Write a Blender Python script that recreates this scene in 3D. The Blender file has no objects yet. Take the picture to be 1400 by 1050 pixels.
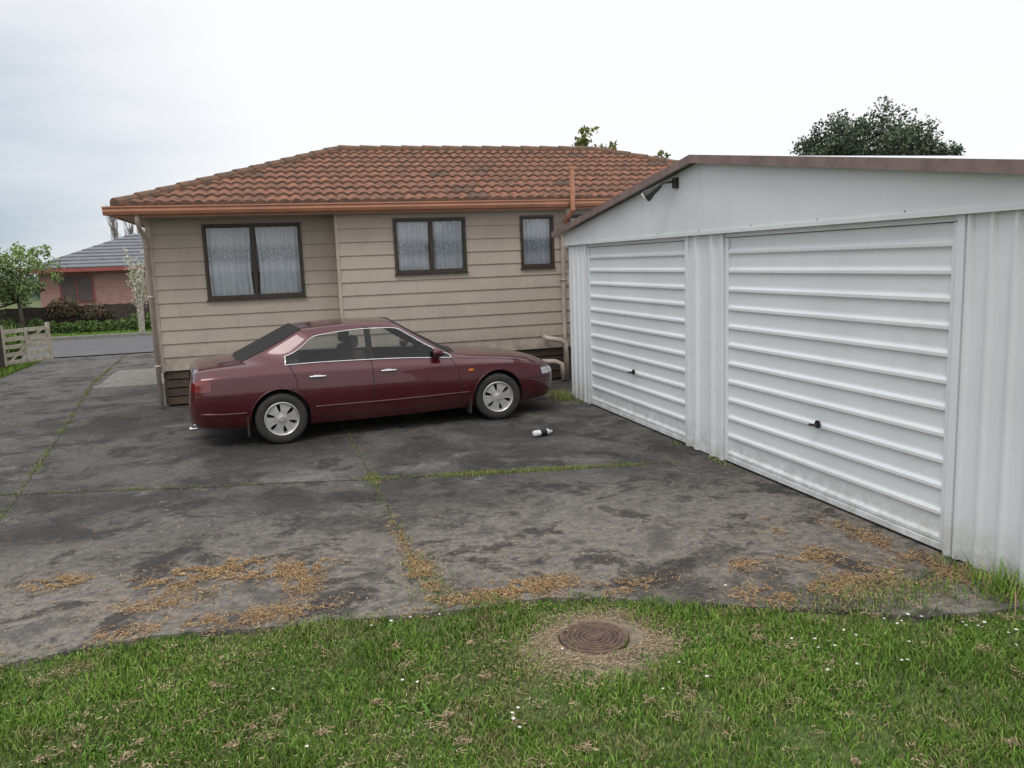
import bpy, bmesh, math, random
import numpy as np
from mathutils import Vector, Matrix
from mathutils.bvhtree import BVHTree
random.seed(7); rng=np.random.default_rng(7)
scene=bpy.context.scene
scene.view_settings.view_transform='Standard'
scene.view_settings.look='None'
scene.view_settings.exposure=0
COL=scene.collection

# ------------------------------------------------------------ helpers
class G:
    def __init__(s,mat):
        mat.use_nodes=True; s.t=mat.node_tree; s.n=s.t.nodes; s.l=s.t.links
        s.b=s.n.get('Principled BSDF'); s.out=s.n.get('Material Output')
        s.co=s.n.new('ShaderNodeTexCoord').outputs['Object']
    def mapping(s,scale=(1,1,1),loc=(0,0,0)):
        m=s.n.new('ShaderNodeMapping'); m.inputs['Scale'].default_value=scale; m.inputs['Location'].default_value=loc
        s.l.new(s.co,m.inputs['Vector']); return m.outputs[0]
    def noise(s,scale,detail=4,rough=.6,vec=None,dist=0):
        n=s.n.new('ShaderNodeTexNoise'); n.inputs['Scale'].default_value=scale; n.inputs['Detail'].default_value=detail
        n.inputs['Roughness'].default_value=rough; n.inputs['Distortion'].default_value=dist
        s.l.new(vec or s.co,n.inputs['Vector']); return n.outputs['Fac']
    def rng(s,val,a,b,c=0,d=1):
        n=s.n.new('ShaderNodeMapRange'); n.interpolation_type='SMOOTHSTEP'
        for k,x in zip(('From Min','From Max','To Min','To Max'),(a,b,c,d)): n.inputs[k].default_value=x
        s.l.new(val,n.inputs['Value']); return n.outputs['Result']
    def mix(s,f,a,b,mode='MIX'):
        n=s.n.new('ShaderNodeMix'); n.data_type='RGBA'; n.blend_type=mode
        for sock,v in ((n.inputs[0],f),(n.inputs[6],a),(n.inputs[7],b)):
            if isinstance(v,bpy.types.NodeSocket): s.l.new(v,sock)
            elif isinstance(v,(int,float)): sock.default_value=v
            else: sock.default_value=(*v[:3],1)
        return n.outputs[2]
    def math(s,op,a,b=0.0):
        n=s.n.new('ShaderNodeMath'); n.operation=op
        for i,v in enumerate((a,b)):
            if isinstance(v,bpy.types.NodeSocket): s.l.new(v,n.inputs[i])
            else: n.inputs[i].default_value=v
        return n.outputs[0]
    def xyz(s,vec=None):
        n=s.n.new('ShaderNodeSeparateXYZ'); s.l.new(vec or s.co,n.inputs[0]); return n.outputs
    def bump(s,h,strength=.3,dist=.01):
        n=s.n.new('ShaderNodeBump'); n.inputs['Strength'].default_value=strength; n.inputs['Distance'].default_value=dist
        s.l.new(h,n.inputs['Height']); s.l.new(n.outputs[0],s.b.inputs['Normal'])
    def color(s,c): s.l.new(c,s.b.inputs['Base Color'])

def pmat(name,c1,c2=None,scale=5,rough=.7,metal=0,bump=0,bscale=60,coat=0,stretch=None,spec=.5):
    m=bpy.data.materials.new(name); g=G(m)
    c2=c2 or tuple(x*.8 for x in c1)
    vec=g.mapping(stretch) if stretch else None
    g.color(g.mix(g.rng(g.noise(scale,4,.6,vec),.35,.68),c1,c2))
    g.b.inputs['Roughness'].default_value=rough; g.b.inputs['Metallic'].default_value=metal
    g.b.inputs['Coat Weight'].default_value=coat; g.b.inputs['Coat Roughness'].default_value=.04
    g.b.inputs['Specular IOR Level'].default_value=spec
    if bump: g.bump(g.noise(bscale,2),bump,.01)
    return m

def glassmat(name,tint,refl=1.0):
    m=bpy.data.materials.new(name); g=G(m)
    g.n.remove(g.b)
    tr=g.n.new('ShaderNodeBsdfTransparent')
    gl=g.n.new('ShaderNodeBsdfGlossy'); gl.inputs['Roughness'].default_value=.02
    c=g.mix(g.noise(3,2),tint,tuple(x*.9 for x in tint)); g.l.new(c,tr.inputs[0])
    fr=g.n.new('ShaderNodeFresnel'); fr.inputs['IOR'].default_value=1.5
    mx=g.n.new('ShaderNodeMixShader'); g.l.new(g.math('MULTIPLY',fr.outputs[0],refl),mx.inputs[0])
    g.l.new(tr.outputs[0],mx.inputs[1]); g.l.new(gl.outputs[0],mx.inputs[2]); g.l.new(mx.outputs[0],g.out.inputs[0])
    return m

class MB:
    def __init__(s): s.v=[]; s.f=[]; s.m=[]
    def face(s,pts,m=0):
        i=len(s.v); s.v.extend([tuple(p) for p in pts]); s.f.append(tuple(range(i,i+len(pts)))); s.m.append(m)
    def box(s,x0,x1,y0,y1,z0,z1,m=0):
        i=len(s.v)
        s.v+= [(x0,y0,z0),(x1,y0,z0),(x1,y1,z0),(x0,y1,z0),(x0,y0,z1),(x1,y0,z1),(x1,y1,z1),(x0,y1,z1)]
        for f in ((0,3,2,1),(4,5,6,7),(0,1,5,4),(1,2,6,5),(2,3,7,6),(3,0,4,7)):
            s.f.append(tuple(i+k for k in f)); s.m.append(m)
    def tube(s,pts,r,n=8,m=0,closed=False,caps=True):
        pts=[Vector(p) for p in pts]; N=len(pts); base=len(s.v)
        rs=r if isinstance(r,(list,tuple)) else [r]*N
        ref=None
        for k,p in enumerate(pts):
            if closed: t=pts[(k+1)%N]-pts[k-1]
            else: t=pts[min(k+1,N-1)]-pts[max(k-1,0)]
            if t.length<1e-9: t=Vector((0,0,1))
            t.normalize()
            if ref is None: ref=Vector((0,0,1)) if abs(t.z)<.9 else Vector((1,0,0))
            a=t.cross(ref)
            if a.length<1e-4: a=t.cross(Vector((0,1,0.1)))
            a.normalize(); b=a.cross(t); b.normalize(); ref=b
            for q in range(n):
                an=2*math.pi*q/n; s.v.append(tuple(p+(a*math.cos(an)+b*math.sin(an))*rs[k]))
        for k in range(N if closed else N-1):
            k2=(k+1)%N
            for q in range(n):
                q2=(q+1)%n
                s.f.append((base+k*n+q,base+k2*n+q,base+k2*n+q2,base+k*n+q2)); s.m.append(m)
        if caps and not closed:
            s.f.append(tuple(base+q for q in range(n))); s.m.append(m)
            s.f.append(tuple(base+(N-1)*n+q for q in reversed(range(n)))); s.m.append(m)
    def lathe(s,prof,c=(0,0,0),n=32,m=0,axis='y'):
        base=len(s.v); P=len(prof)
        for q in range(n):
            an=2*math.pi*q/n
            for (r,a) in prof:
                if axis=='y': s.v.append((c[0]+r*math.cos(an),c[1]+a,c[2]+r*math.sin(an)))
                else: s.v.append((c[0]+r*math.cos(an),c[1]+r*math.sin(an),c[2]+a))
        for q in range(n):
            q2=(q+1)%n
            for k in range(P-1):
                s.f.append((base+q*P+k,base+q*P+k+1,base+q2*P+k+1,base+q2*P+k)); s.m.append(m)
    def obj(s,name,mats,parent=None,smooth=False,bevel=0,auto=None):
        me=bpy.data.meshes.new(name); me.from_pydata(s.v,[],s.f)
        for mt in mats: me.materials.append(mt)
        me.polygons.foreach_set('material_index',s.m)
        if smooth: me.polygons.foreach_set('use_smooth',[True]*len(s.f))
        me.update()
        bm=bmesh.new(); bm.from_mesh(me)
        if smooth or bevel: bmesh.ops.remove_doubles(bm,verts=bm.verts,dist=1e-5)
        bmesh.ops.recalc_face_normals(bm,faces=bm.faces); bm.to_mesh(me); bm.free()
        o=bpy.data.objects.new(name,me); COL.objects.link(o)
        if parent: o.parent=parent
        if bevel:
            b=o.modifiers.new('b','BEVEL'); b.width=bevel; b.segments=2; b.limit_method='ANGLE'
        return o
def empty(name,loc=(0,0,0),rz=0):
    o=bpy.data.objects.new(name,None); o.location=loc; o.rotation_euler=(0,0,rz); COL.objects.link(o); return o

def vnoise(x,y,scale,seed=0):
    r=np.random.default_rng(seed); T=r.random((256,256))
    x=np.asarray(x)*scale+50.3; y=np.asarray(y)*scale+50.7
    xi=np.floor(x).astype(int); yi=np.floor(y).astype(int); fx=x-xi; fy=y-yi
    fx=fx*fx*(3-2*fx); fy=fy*fy*(3-2*fy)
    g=lambda a,b:T[a%256,b%256]
    return (g(xi,yi)*(1-fx)+g(xi+1,yi)*fx)*(1-fy)+(g(xi,yi+1)*(1-fx)+g(xi+1,yi+1)*fx)*fy

def attrmat(name,rough=.6,spec=.2):
    m=bpy.data.materials.new(name); g=G(m)
    a=g.n.new('ShaderNodeAttribute'); a.attribute_name='Col'
    g.color(a.outputs['Color']); g.b.inputs['Roughness'].default_value=rough; g.b.inputs['Specular IOR Level'].default_value=spec
    return m

def raw_mesh(name,V,loops,starts,colors,mat,parent=None):
    me=bpy.data.meshes.new(name)
    me.vertices.add(len(V)); me.vertices.foreach_set('co',V.astype(np.float32).ravel())
    me.loops.add(len(loops)); me.loops.foreach_set('vertex_index',loops.astype(np.int32))
    me.polygons.add(len(starts)); me.polygons.foreach_set('loop_start',starts.astype(np.int32))
    me.update(calc_edges=True)
    ca=me.color_attributes.new('Col','FLOAT_COLOR','POINT')
    ca.data.foreach_set('color',np.concatenate([colors,np.ones((len(colors),1))],1).astype(np.float32).ravel())
    me.materials.append(mat)
    o=bpy.data.objects.new(name,me); COL.objects.link(o)
    if parent: o.parent=parent
    return o

def blades(name,x,y,z,h,w,col,mat,lean=.5,parent=None):
    n=len(x); a=rng.random(n)*2*np.pi; la=rng.random(n)*2*np.pi
    le=h*lean*rng.random(n)
    cx,cy=np.cos(a)*w/2,np.sin(a)*w/2
    lx,ly=np.cos(la)*le,np.sin(la)*le
    V=np.zeros((n,5,3))
    for i,(sg,f,hh) in enumerate(((-1,0,0),(1,0,0),(1,.35,.6),(-1,.35,.6))):
        wf=1 if hh==0 else .75
        V[:,i,0]=x+sg*cx*wf+lx*f; V[:,i,1]=y+sg*cy*wf+ly*f; V[:,i,2]=z+h*hh
    V[:,4,0]=x+lx; V[:,4,1]=y+ly; V[:,4,2]=z+h*np.sqrt(np.clip(1-(le/h)**2*.5,.2,1))
    base=(np.arange(n)*5)[:,None]
    loops=(base+np.array([0,1,2,3,3,2,4])[None]).ravel()
    starts=((np.arange(n)*7)[:,None]+np.array([0,4])[None]).ravel()
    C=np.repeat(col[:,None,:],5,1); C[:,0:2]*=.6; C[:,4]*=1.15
    return raw_mesh(name,V.reshape(-1,3),loops,starts,C.reshape(-1,3),mat,parent)

def quads(name,P,size,col,mat,aspect=.6,parent=None):
    n=len(P)
    d=rng.normal(size=(n,3)); d/=np.linalg.norm(d,axis=1)[:,None]
    e=rng.normal(size=(n,3)); e-=d*(d*e).sum(1)[:,None]; e/=np.linalg.norm(e,axis=1)[:,None]
    s=(size*np.ones(n))[:,None]
    V=np.zeros((n,4,3)); V[:,0]=P-d*s; V[:,1]=P+e*s*aspect; V[:,2]=P+d*s; V[:,3]=P-e*s*aspect
    loops=np.arange(n*4); starts=np.arange(n)*4
    C=np.repeat(col[:,None,:],4,1)
    return raw_mesh(name,V.reshape(-1,3),loops,starts,C.reshape(-1,3),mat,parent)

# ------------------------------------------------------------ camera
th=math.radians(8.65); yaw=math.radians(16.0); rl=math.radians(2.1)
U=Vector((math.cos(yaw),-math.sin(yaw),0)); Fh=Vector((math.sin(yaw),math.cos(yaw),0))
Fw=Fh*math.cos(th)+Vector((0,0,-math.sin(th))); Vu=U.cross(Fw)
R=U*math.cos(rl)-Vu*math.sin(rl); Up=U*math.sin(rl)+Vu*math.cos(rl)
cam=bpy.data.cameras.new('camera'); co=bpy.data.objects.new('camera',cam); COL.objects.link(co)
M=Matrix(((R.x,Up.x,-Fw.x,0),(R.y,Up.y,-Fw.y,0),(R.z,Up.z,-Fw.z,1.95),(0,0,0,1)))
co.matrix_world=M; cam.sensor_width=36; cam.lens=36*1110/1400; cam.clip_end=2000; cam.clip_start=.05
scene.camera=co

# ------------------------------------------------------------ world / sun
w=bpy.data.worlds.new('World'); scene.world=w; w.use_nodes=True
nt=w.node_tree; nt.nodes.clear(); N=nt.nodes.new; L=nt.links.new
out=N('ShaderNodeOutputWorld'); tc=N('ShaderNodeTexCoord')
sky=N('ShaderNodeTexSky'); sky.sky_type='NISHITA'; sky.sun_disc=False
b1=N('ShaderNodeBackground'); b1.inputs[1].default_value=.1; L(sky.outputs[0],b1.inputs[0])
sep=N('ShaderNodeSeparateXYZ'); L(tc.outputs['Generated'],sep.inputs[0])
mp=N('ShaderNodeMapping'); mp.inputs['Scale'].default_value=(1,1,4.5); L(tc.outputs['Generated'],mp.inputs[0])
nz=N('ShaderNodeTexNoise'); nz.inputs['Scale'].default_value=2.6; nz.inputs['Detail'].default_value=3; L(mp.outputs[0],nz.inputs['Vector'])
dot=N('ShaderNodeVectorMath'); dot.operation='DOT_PRODUCT'; L(tc.outputs['Generated'],dot.inputs[0])
d0=Vector((-.55,.85,-.02)).normalized(); dot.inputs[1].default_value=d0
mr=N('ShaderNodeMapRange'); mr.interpolation_type='SMOOTHSTEP'
mr.inputs['From Min'].default_value=.80; mr.inputs['From Max'].default_value=1.0; L(dot.outputs['Value'],mr.inputs['Value'])
mm=N('ShaderNodeMath'); mm.operation='MULTIPLY'
nr=N('ShaderNodeMapRange'); nr.inputs['From Min'].default_value=.3; nr.inputs['From Max'].default_value=.65; nr.inputs['To Min'].default_value=.35; nr.inputs['To Max'].default_value=1.1
L(nz.outputs['Fac'],nr.inputs['Value']); L(mr.outputs[0],mm.inputs[0]); L(nr.outputs[0],mm.inputs[1])
mc=N('ShaderNodeMix'); mc.data_type='RGBA'; mc.inputs[6].default_value=(1.08,1.08,1.09,1); mc.inputs[7].default_value=(.48,.57,.67,1)
L(mm.outputs[0],mc.inputs[0])
zr=N('ShaderNodeMapRange'); zr.inputs['From Min'].default_value=.4; zr.inputs['From Max'].default_value=.9; zr.inputs['To Min'].default_value=.98; zr.inputs['To Max'].default_value=1.4
L(sep.outputs[2],zr.inputs['Value'])
b2=N('ShaderNodeBackground'); L(mc.outputs[2],b2.inputs[0]); L(zr.outputs[0],b2.inputs[1])
mx=N('ShaderNodeMixShader'); mx.inputs[0].default_value=.9; L(b1.outputs[0],mx.inputs[1]); L(b2.outputs[0],mx.inputs[2]); L(mx.outputs[0],out.inputs[0])
sd=bpy.data.lights.new('sun','SUN'); sd.energy=1.0; sd.angle=math.radians(20); sd.color=(1,.96,.9)
so=bpy.data.objects.new('sun',sd); COL.objects.link(so)
el=math.radians(55); az=math.radians(214)
sv=Vector((math.sin(az)*math.cos(el),math.cos(az)*math.cos(el),math.sin(el)))
so.rotation_euler=sv.to_track_quat('Z','Y').to_euler()
sky.sun_elevation=el; sky.sun_rotation=az

# ------------------------------------------------------------ materials
m_side=bpy.data.materials.new('siding_paint'); g=G(m_side); Z=g.xyz()[2]
c=g.mix(g.rng(g.noise(2.2,4),.35,.68),(.445,.378,.318),(.405,.345,.292))
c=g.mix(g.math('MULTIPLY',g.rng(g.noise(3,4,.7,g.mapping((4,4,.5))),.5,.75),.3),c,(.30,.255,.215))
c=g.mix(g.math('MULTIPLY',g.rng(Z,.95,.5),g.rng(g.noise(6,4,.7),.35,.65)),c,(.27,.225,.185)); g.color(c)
g.b.inputs['Roughness'].default_value=.6
m_trim=pmat('trim_paint_beige',(.50,.43,.365),None,4,.5)
m_base=pmat('baseboard_brown',(.085,.06,.042),(.05,.035,.025),6,.8,bump=.3)
m_frame=pmat('bronze_aluminium',(.055,.038,.028),(.04,.03,.022),8,.4,spec=.4)
m_gut=pmat('gutter_orange',(.48,.215,.125),(.38,.175,.11),3,.45)
m_soff=pmat('soffit_paint',(.48,.41,.35),None,3,.7)
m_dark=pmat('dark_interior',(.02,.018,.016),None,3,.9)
m_glass=glassmat('window_glass',(.90,.92,.94),1.3)
m_tileA=pmat('roof_tile_orange',(.30,.118,.062),(.105,.060,.044),12,.88,bump=.5,bscale=70)
m_tileB=pmat('roof_tile_brown',(.245,.10,.056),(.09,.055,.042),13,.9,bump=.5,bscale=70)
m_tileC=pmat('roof_tile_lichen',(.16,.082,.052),(.065,.05,.042),14,.95,bump=.6,bscale=70)
m_cap=pmat('ridge_cap_mossy',(.11,.08,.058),(.20,.10,.06),8,.95,bump=.6,bscale=60)
m_pipe=pmat('pipe_beige',(.50,.43,.37),None,5,.5)

def white_metal(name,base=(.69,.715,.74)):
    m=bpy.data.materials.new(name); g=G(m); z=g.xyz()[2]
    st=g.rng(g.noise(1.4,4,.6,g.mapping((3,3,.35))),.5,.8)
    c=g.mix(g.math('MULTIPLY',st,.22),base,(.47,.475,.46))
    c=g.mix(g.math('MULTIPLY',g.rng(g.noise(1.1,3,.6),.4,.7),.3),c,(.54,.56,.57))
    n2=g.noise(7,4,.7)
    dirt=g.math('MULTIPLY',g.rng(z,.40,0.0),g.rng(n2,.3,.65))
    c=g.mix(g.math('MULTIPLY',dirt,.6),c,(.32,.32,.27))
    sp=g.rng(g.noise(38,2,.5),.70,.78)
    c=g.mix(g.math('MULTIPLY',sp,.4),c,(.40,.36,.30))
    g.color(c); g.b.inputs['Roughness'].default_value=.42; g.bump(g.noise(4,2),.12,.02); return m
m_white=white_metal('garage_white_metal')
m_gable=white_metal('garage_gable_sheet',(.68,.705,.73))
m_barge=pmat('barge_brown',(.22,.155,.14),(.15,.105,.095),5,.5)
m_black=pmat('black_plastic',(.015,.015,.015),None,5,.4)

m_drv=bpy.data.materials.new('worn_driveway'); g=G(m_drv); X,Y,Z=g.xyz()
n1=g.noise(.6,5,.65,dist=.5); n2=g.noise(1.7,6,.74,dist=.4); n3=g.noise(16,4,.75); n4=g.noise(150,2,.7)
c=g.mix(g.rng(n1,.38,.60),(.046,.043,.042),(.098,.092,.086))
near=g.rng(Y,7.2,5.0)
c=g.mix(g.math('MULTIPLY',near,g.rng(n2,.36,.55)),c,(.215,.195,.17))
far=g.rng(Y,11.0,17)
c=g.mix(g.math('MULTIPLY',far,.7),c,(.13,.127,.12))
c=g.mix(g.math('MULTIPLY',g.rng(n2,.49,.60),.88),c,(.030,.028,.027))
c=g.mix(g.math('MULTIPLY',g.rng(g.noise(.9,6,.75,g.mapping((1,1,1),(7,3,0)),dist=.6),.54,.66),.6),c,(.19,.18,.168))
c=g.mix(g.math('MULTIPLY',g.rng(g.noise(.75,5,.7,g.mapping((1,1,1),(-4,9,0)),dist=.8),.52,.62),.62),c,(.033,.030,.029))
c=g.mix(.6,c,g.mix(g.rng(n3,.3,.7),(.5,.5,.5),(1.5,1.47,1.42)),'MULTIPLY')
c=g.mix(.8,c,g.mix(g.rng(n4,.25,.75),(.6,.6,.6),(1.4,1.4,1.4)),'MULTIPLY')
wsp=g.rng(g.noise(55,2,.5),.70,.75); c=g.mix(g.math('MULTIPLY',wsp,.6),c,(.30,.29,.26))
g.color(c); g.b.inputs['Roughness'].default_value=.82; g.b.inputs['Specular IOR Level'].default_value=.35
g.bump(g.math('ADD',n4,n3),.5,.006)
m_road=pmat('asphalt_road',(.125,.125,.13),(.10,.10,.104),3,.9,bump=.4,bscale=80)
m_conc=pmat('concrete',(.24,.23,.21),(.16,.155,.14),6,.9,bump=.4)
m_ground=bpy.data.materials.new('lawn_soil'); g=G(m_ground)
c=g.mix(g.rng(g.noise(1.2,5,.7),.35,.65),(.085,.14,.032),(.13,.145,.055)); c=g.mix(g.rng(g.noise(40,3,.7),.4,.7),c,(.045,.06,.022)); g.color(c)
g.b.inputs['Roughness'].default_value=1
m_moss=pmat('joint_moss',(.08,.085,.035),(.03,.027,.02),20,.95)
m_grass=attrmat('grass_blade',.6)
m_straw=attrmat('dry_clippings',.9)
m_leaf=attrmat('leaf',.6)
m_bark=pmat('bark',(.11,.085,.065),(.06,.05,.04),12,.95,bump=.6)
m_barkp=pmat('bark_pale',(.50,.46,.40),(.32,.29,.25),12,.9,bump=.4)

# ------------------------------------------------------------ ground
b=MB(); S=700
b.face([(-S,-S,-.03),(S,-S,-.03),(S,S,-.03),(-S,S,-.03)]); b.obj('ground',[m_ground])
EX=[-5.3,-3.5,-1.5,-.8,.08,.93,1.4,1.73,2.0,2.2,2.68,3.16,4.0,4.7]
EY=[4.9,4.65,4.53,4.57,4.43,4.31,4.30,4.17,3.95,3.85,3.64,3.33,3.22,3.2]
def yfront(x): return np.interp(x,EX,EY)
xs=np.linspace(-5.35,4.6,240); yf=yfront(xs)+.07*(vnoise(xs,xs*0,3,1)-.5)+.03*(vnoise(xs,xs*0,14,2)-.5)
b=MB()
for i in range(len(xs)-1):
    x0,x1=xs[i],xs[i+1]; b.face([(x0,yf[i],0),(x1,yf[i+1],0),(x1,21.9,0),(x0,21.9,0)])
    b.face([(x0,yf[i],-.03),(x1,yf[i+1],-.03),(x1,yf[i+1],0),(x0,yf[i],0)])
b.obj('driveway',[m_drv])
b=MB(); b.face([(-150,21.7,.005),(150,22.6,.005),(150,28.4,.005),(-150,27.6,.005)]); b.obj('road',[m_road])
b=MB(); b.box(-150,150,28.15,28.3,-.03,.11)
b.box(-150,-9,21.2,21.35,-.03,.10); b.obj('kerb',[m_conc],bevel=.02)
b=MB()
for k in range(9):
    x0=-3.25+.13*vnoise(k,1,1,77); x1=-1.95+.15*vnoise(k,4,1,78); y0=15.5+k*.3
    b.face([(x0,y0,.004),(x1,y0,.004),(-1.95+.15*vnoise(k+1,4,1,78),y0+.3,.004),(-3.25+.13*vnoise(k+1,1,1,77),y0+.3,.004)])
b.obj('concrete_path',[m_conc])

def joint(pts,wd):
    b=MB(); P=[]
    for a,c in zip(pts[:-1],pts[1:]):
        a=Vector(a);c=Vector(c);n=max(2,int((c-a).length/.05))
        for k in range(n): P.append(a.lerp(c,k/n))
    P.append(Vector(pts[-1])); L_=[];R_=[]
    for k,p in enumerate(P):
        t=(P[min(k+1,len(P)-1)]-P[max(k-1,0)]).normalized(); n=Vector((-t.y,t.x))
        o=(vnoise(k*.3,5,1,3)-.5)*.03; ww=wd*(.5+1.3*float(vnoise(k*.35,9,1,4)))
        L_.append(p+n*(o+ww/2)); R_.append(p+n*(o-ww/2))
    for k in range(len(P)-1): b.face([(*L_[k],.004),(*L_[k+1],.004),(*R_[k+1],.004),(*R_[k],.004)])
    return b,P
jall=[([(-2.6,8.25),(-.8,7.75),(.745,7.37),(2.2,7.05),(3.5,6.8)],.020),([(.80,4.35),(.74,6.2),(.745,7.37),(.72,9.6),(.7,12.3)],.013),
      ([(-2.2,5.0),(-2.3,7.4),(-2.65,10.65),(-3.3,16.2),(-3.6,21.5)],.016),([(-5.3,12.05),(-1.7,12.0)],.012)]
jb=MB(); JP=[]
for q_,(p,wd) in enumerate(jall):
    b,P=joint([Vector(q) for q in p],wd); o=len(jb.v); jb.v+=[(v[0],v[1],v[2]+.0006*q_) for v in b.v]; jb.f+=[tuple(i+o for i in f) for f in b.f]; jb.m+=b.m; JP.append(P)
jb.obj('driveway_joint',[m_moss])

# ------------------------------------------------------------ grass
def gcol(n,dry=.0):
    base=np.array([[.118,.222,.030],[.165,.285,.044],[.078,.158,.024],[.215,.32,.070]])
    c=base[rng.choice(4,n,p=[.4,.3,.2,.1])]*(.8+.4*rng.random((n,1)))
    d=rng.random(n)<dry; c[d]=np.array([.34,.28,.14])*(.6+.6*rng.random((d.sum(),1))); return c
n=280000
x=rng.uniform(-3.2,4.3,n); y=rng.uniform(1.9,4.9,n)
e=yfront(x)+.07*(vnoise(x,x*0,3,1)-.5)
dd=e-y
keep=(dd+ .30*(vnoise(x,y,6,5)-.5)+.06*rng.normal(size=n)>0.0)
mh=np.hypot((x-1.50),(y-3.72)*1.05)
keep&= (mh+.20*(vnoise(x,y,8,6)-.5)+.05*rng.normal(size=n)>.33)
pat=vnoise(x,y,2.2,8)*.6+vnoise(x,y,7,9)*.4
keep&= rng.random(n)<np.clip(.35+1.6*(pat-.2),.3,1)
x,y,pat=x[keep],y[keep],pat[keep]; n=len(x)
h=(.018+.030*rng.random(n))*(.55+1.0*vnoise(x,y,3.5,10))
c=gcol(n,.08); dp=vnoise(x,y,2.9,12)*.5+vnoise(x,y,10,13)*.5
t=np.clip((dp-.54)*4.0,0,1)[:,None]*(rng.random((n,1))<.6); c=c*(1-t*.75)+np.array([.30,.25,.13])*t*.75
bt=(.70+.65*(vnoise(x,y,1.3,14)*.5+vnoise(x,y,5,15)*.5))[:,None]; c=c*bt
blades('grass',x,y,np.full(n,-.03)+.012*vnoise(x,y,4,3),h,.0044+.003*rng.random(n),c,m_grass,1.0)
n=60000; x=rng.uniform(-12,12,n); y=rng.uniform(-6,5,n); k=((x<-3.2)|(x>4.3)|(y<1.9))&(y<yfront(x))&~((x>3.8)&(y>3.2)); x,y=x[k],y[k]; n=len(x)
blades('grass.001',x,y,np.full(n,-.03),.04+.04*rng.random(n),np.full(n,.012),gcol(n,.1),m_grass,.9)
# broad-leaf weeds in the lawn
WX=[];WY=[]
for k in range(34):
    cx,cy=rng.uniform(-2.4,3.9),rng.uniform(2.3,4.3)
    if cy>yfront(cx)-.1: continue
    m=int(6+10*rng.random()); s=.03+.03*rng.random(); WX+=list(cx+rng.normal(size=m)*s); WY+=list(cy+rng.normal(size=m)*s)
x=np.array(WX); y=np.array(WY); n=len(x)
blades('lawn_weeds',x,y,np.full(n,-.025),.035+.035*rng.random(n),.012+.010*rng.random(n),gcol(n,0)*[.75,.85,.9],m_grass,1.5)
X_=[];Y_=[];H_=[]
for P,dens,lo in ((JP[0],70,.15),(JP[1],40,.5),(JP[2],22,.4),(JP[3],16,.2)):
    for k,p in enumerate(P):
        d=float(vnoise(k*.18,3,1,21))
        q=dens*max(0,d-.25)*2.0
        if P is JP[1]:
            if p.y<5.2: q+=50
            elif abs(p.y-7.37)<.25: q+=60
            elif p.y>7.6: q*=.15
            else: q*=.4
        if P is JP[0]:
            q*= (2.3 if p.x>.6 else .3)
        m=rng.poisson(q)
        sp=.03 if not (P is JP[1] and p.y<5.2) else .085
        if P is JP[0] and p.x>.9: sp=.045
        X_+=list(p.x+rng.normal(size=m)*sp); Y_+=list(p.y+rng.normal(size=m)*sp); H_+=list(.006+.018*rng.random(m))
for k in range(2600):
    yy=rng.uniform(3.3,10.7)
    if vnoise(yy,2,2.5,31)>.6 or yy<3.9: X_.append(3.93-abs(rng.normal())*.04-(.1*rng.random() if yy<3.9 else 0)); Y_.append(yy); H_.append(.012+.025*rng.random()*(2.5 if yy<3.9 else 1))
for k in range(900):
    X_.append(3.82+rng.normal()*.10); Y_.append(10.75+rng.normal()*.2); H_.append(.03+.08*rng.random())
for k in range(2200):
    X_.append(3.2+rng.normal()*.35); Y_.append(3.62+rng.normal()*.13); H_.append(.012+.025*rng.random())
x=np.array(X_);y=np.array(Y_);h=np.array(H_);n=len(x)
blades('crack_weeds',x,y,np.full(n,.002),h,.004+.002*rng.random(n),gcol(n,.45)*1.05,m_grass,1.3)
n=16000; x=-5.35-abs(rng.normal(size=n))*1.0; y=rng.uniform(9,21.5,n)
blades('verge_grass',x,y,np.full(n,-.03),.05+.16*rng.random(n)*(vnoise(x,y,1.5,3)),np.full(n,.02),gcol(n,.08),m_grass,.8)
n=30000; x=rng.uniform(-14,3,n); y=rng.uniform(28.4,31,n)
blades('verge_grass.001',x,y,np.full(n,-.03),.05+.09*rng.random(n),np.full(n,.03),gcol(n,.02)*1.1,m_grass,.8)
n=320; x=3.82+rng.normal(size=n)*.09; y=3.42+rng.normal(size=n)*.10
blades('grass_tuft',x,y,np.full(n,-.02),.06+.16*rng.random(n)**2,np.full(n,.008),gcol(n,.2)*1.1,m_grass,1.0)

P=[]
def patch(cx,cy,rx,ry,n,z=.004):
    r=rng.normal(size=(n,2))*.6; x=cx+r[:,0]*rx; y=cy+r[:,1]*ry
    f=vnoise(x,y,6,41)*.55+vnoise(x,y,20,42)*.45; k=f>.47
    for a,b_ in zip(x[k],y[k]): P.append((a,b_,z+rng.random()*.010))
for a in ((-1.48,5.62,.16,.12,1400),(-.75,5.35,.3,.22,2700),(-.48,5.52,.27,.14,2600),(-.1,5.3,.32,.12,2600),(.03,5.05,.13,.2,1500),(-.83,5.0,.3,.14,900),(-.2,4.62,.4,.12,1700),(-.9,4.65,.6,.1,1400),
          (1.32,4.46,.28,.13,3200),(.72,4.75,.12,.35,1500),(.95,4.4,.3,.1,1200),(1.9,4.25,.3,.1,900),(3.19,4.28,.2,.15,1200),(3.31,4.86,.16,.18,1100),(2.7,4.3,.15,.1,500),(3.3,3.85,.4,.2,1800),(2.75,3.85,.35,.16,2600),(3.75,4.4,.1,.5,1500),(3.75,3.7,.2,.3,1500),(.74,5.6,.05,.5,500),(.77,5.0,.08,.3,700)):
    patch(*a)
P=np.array(P); br=np.array([[.40,.25,.12],[.30,.18,.09],[.45,.33,.18],[.18,.115,.065]])
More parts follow.
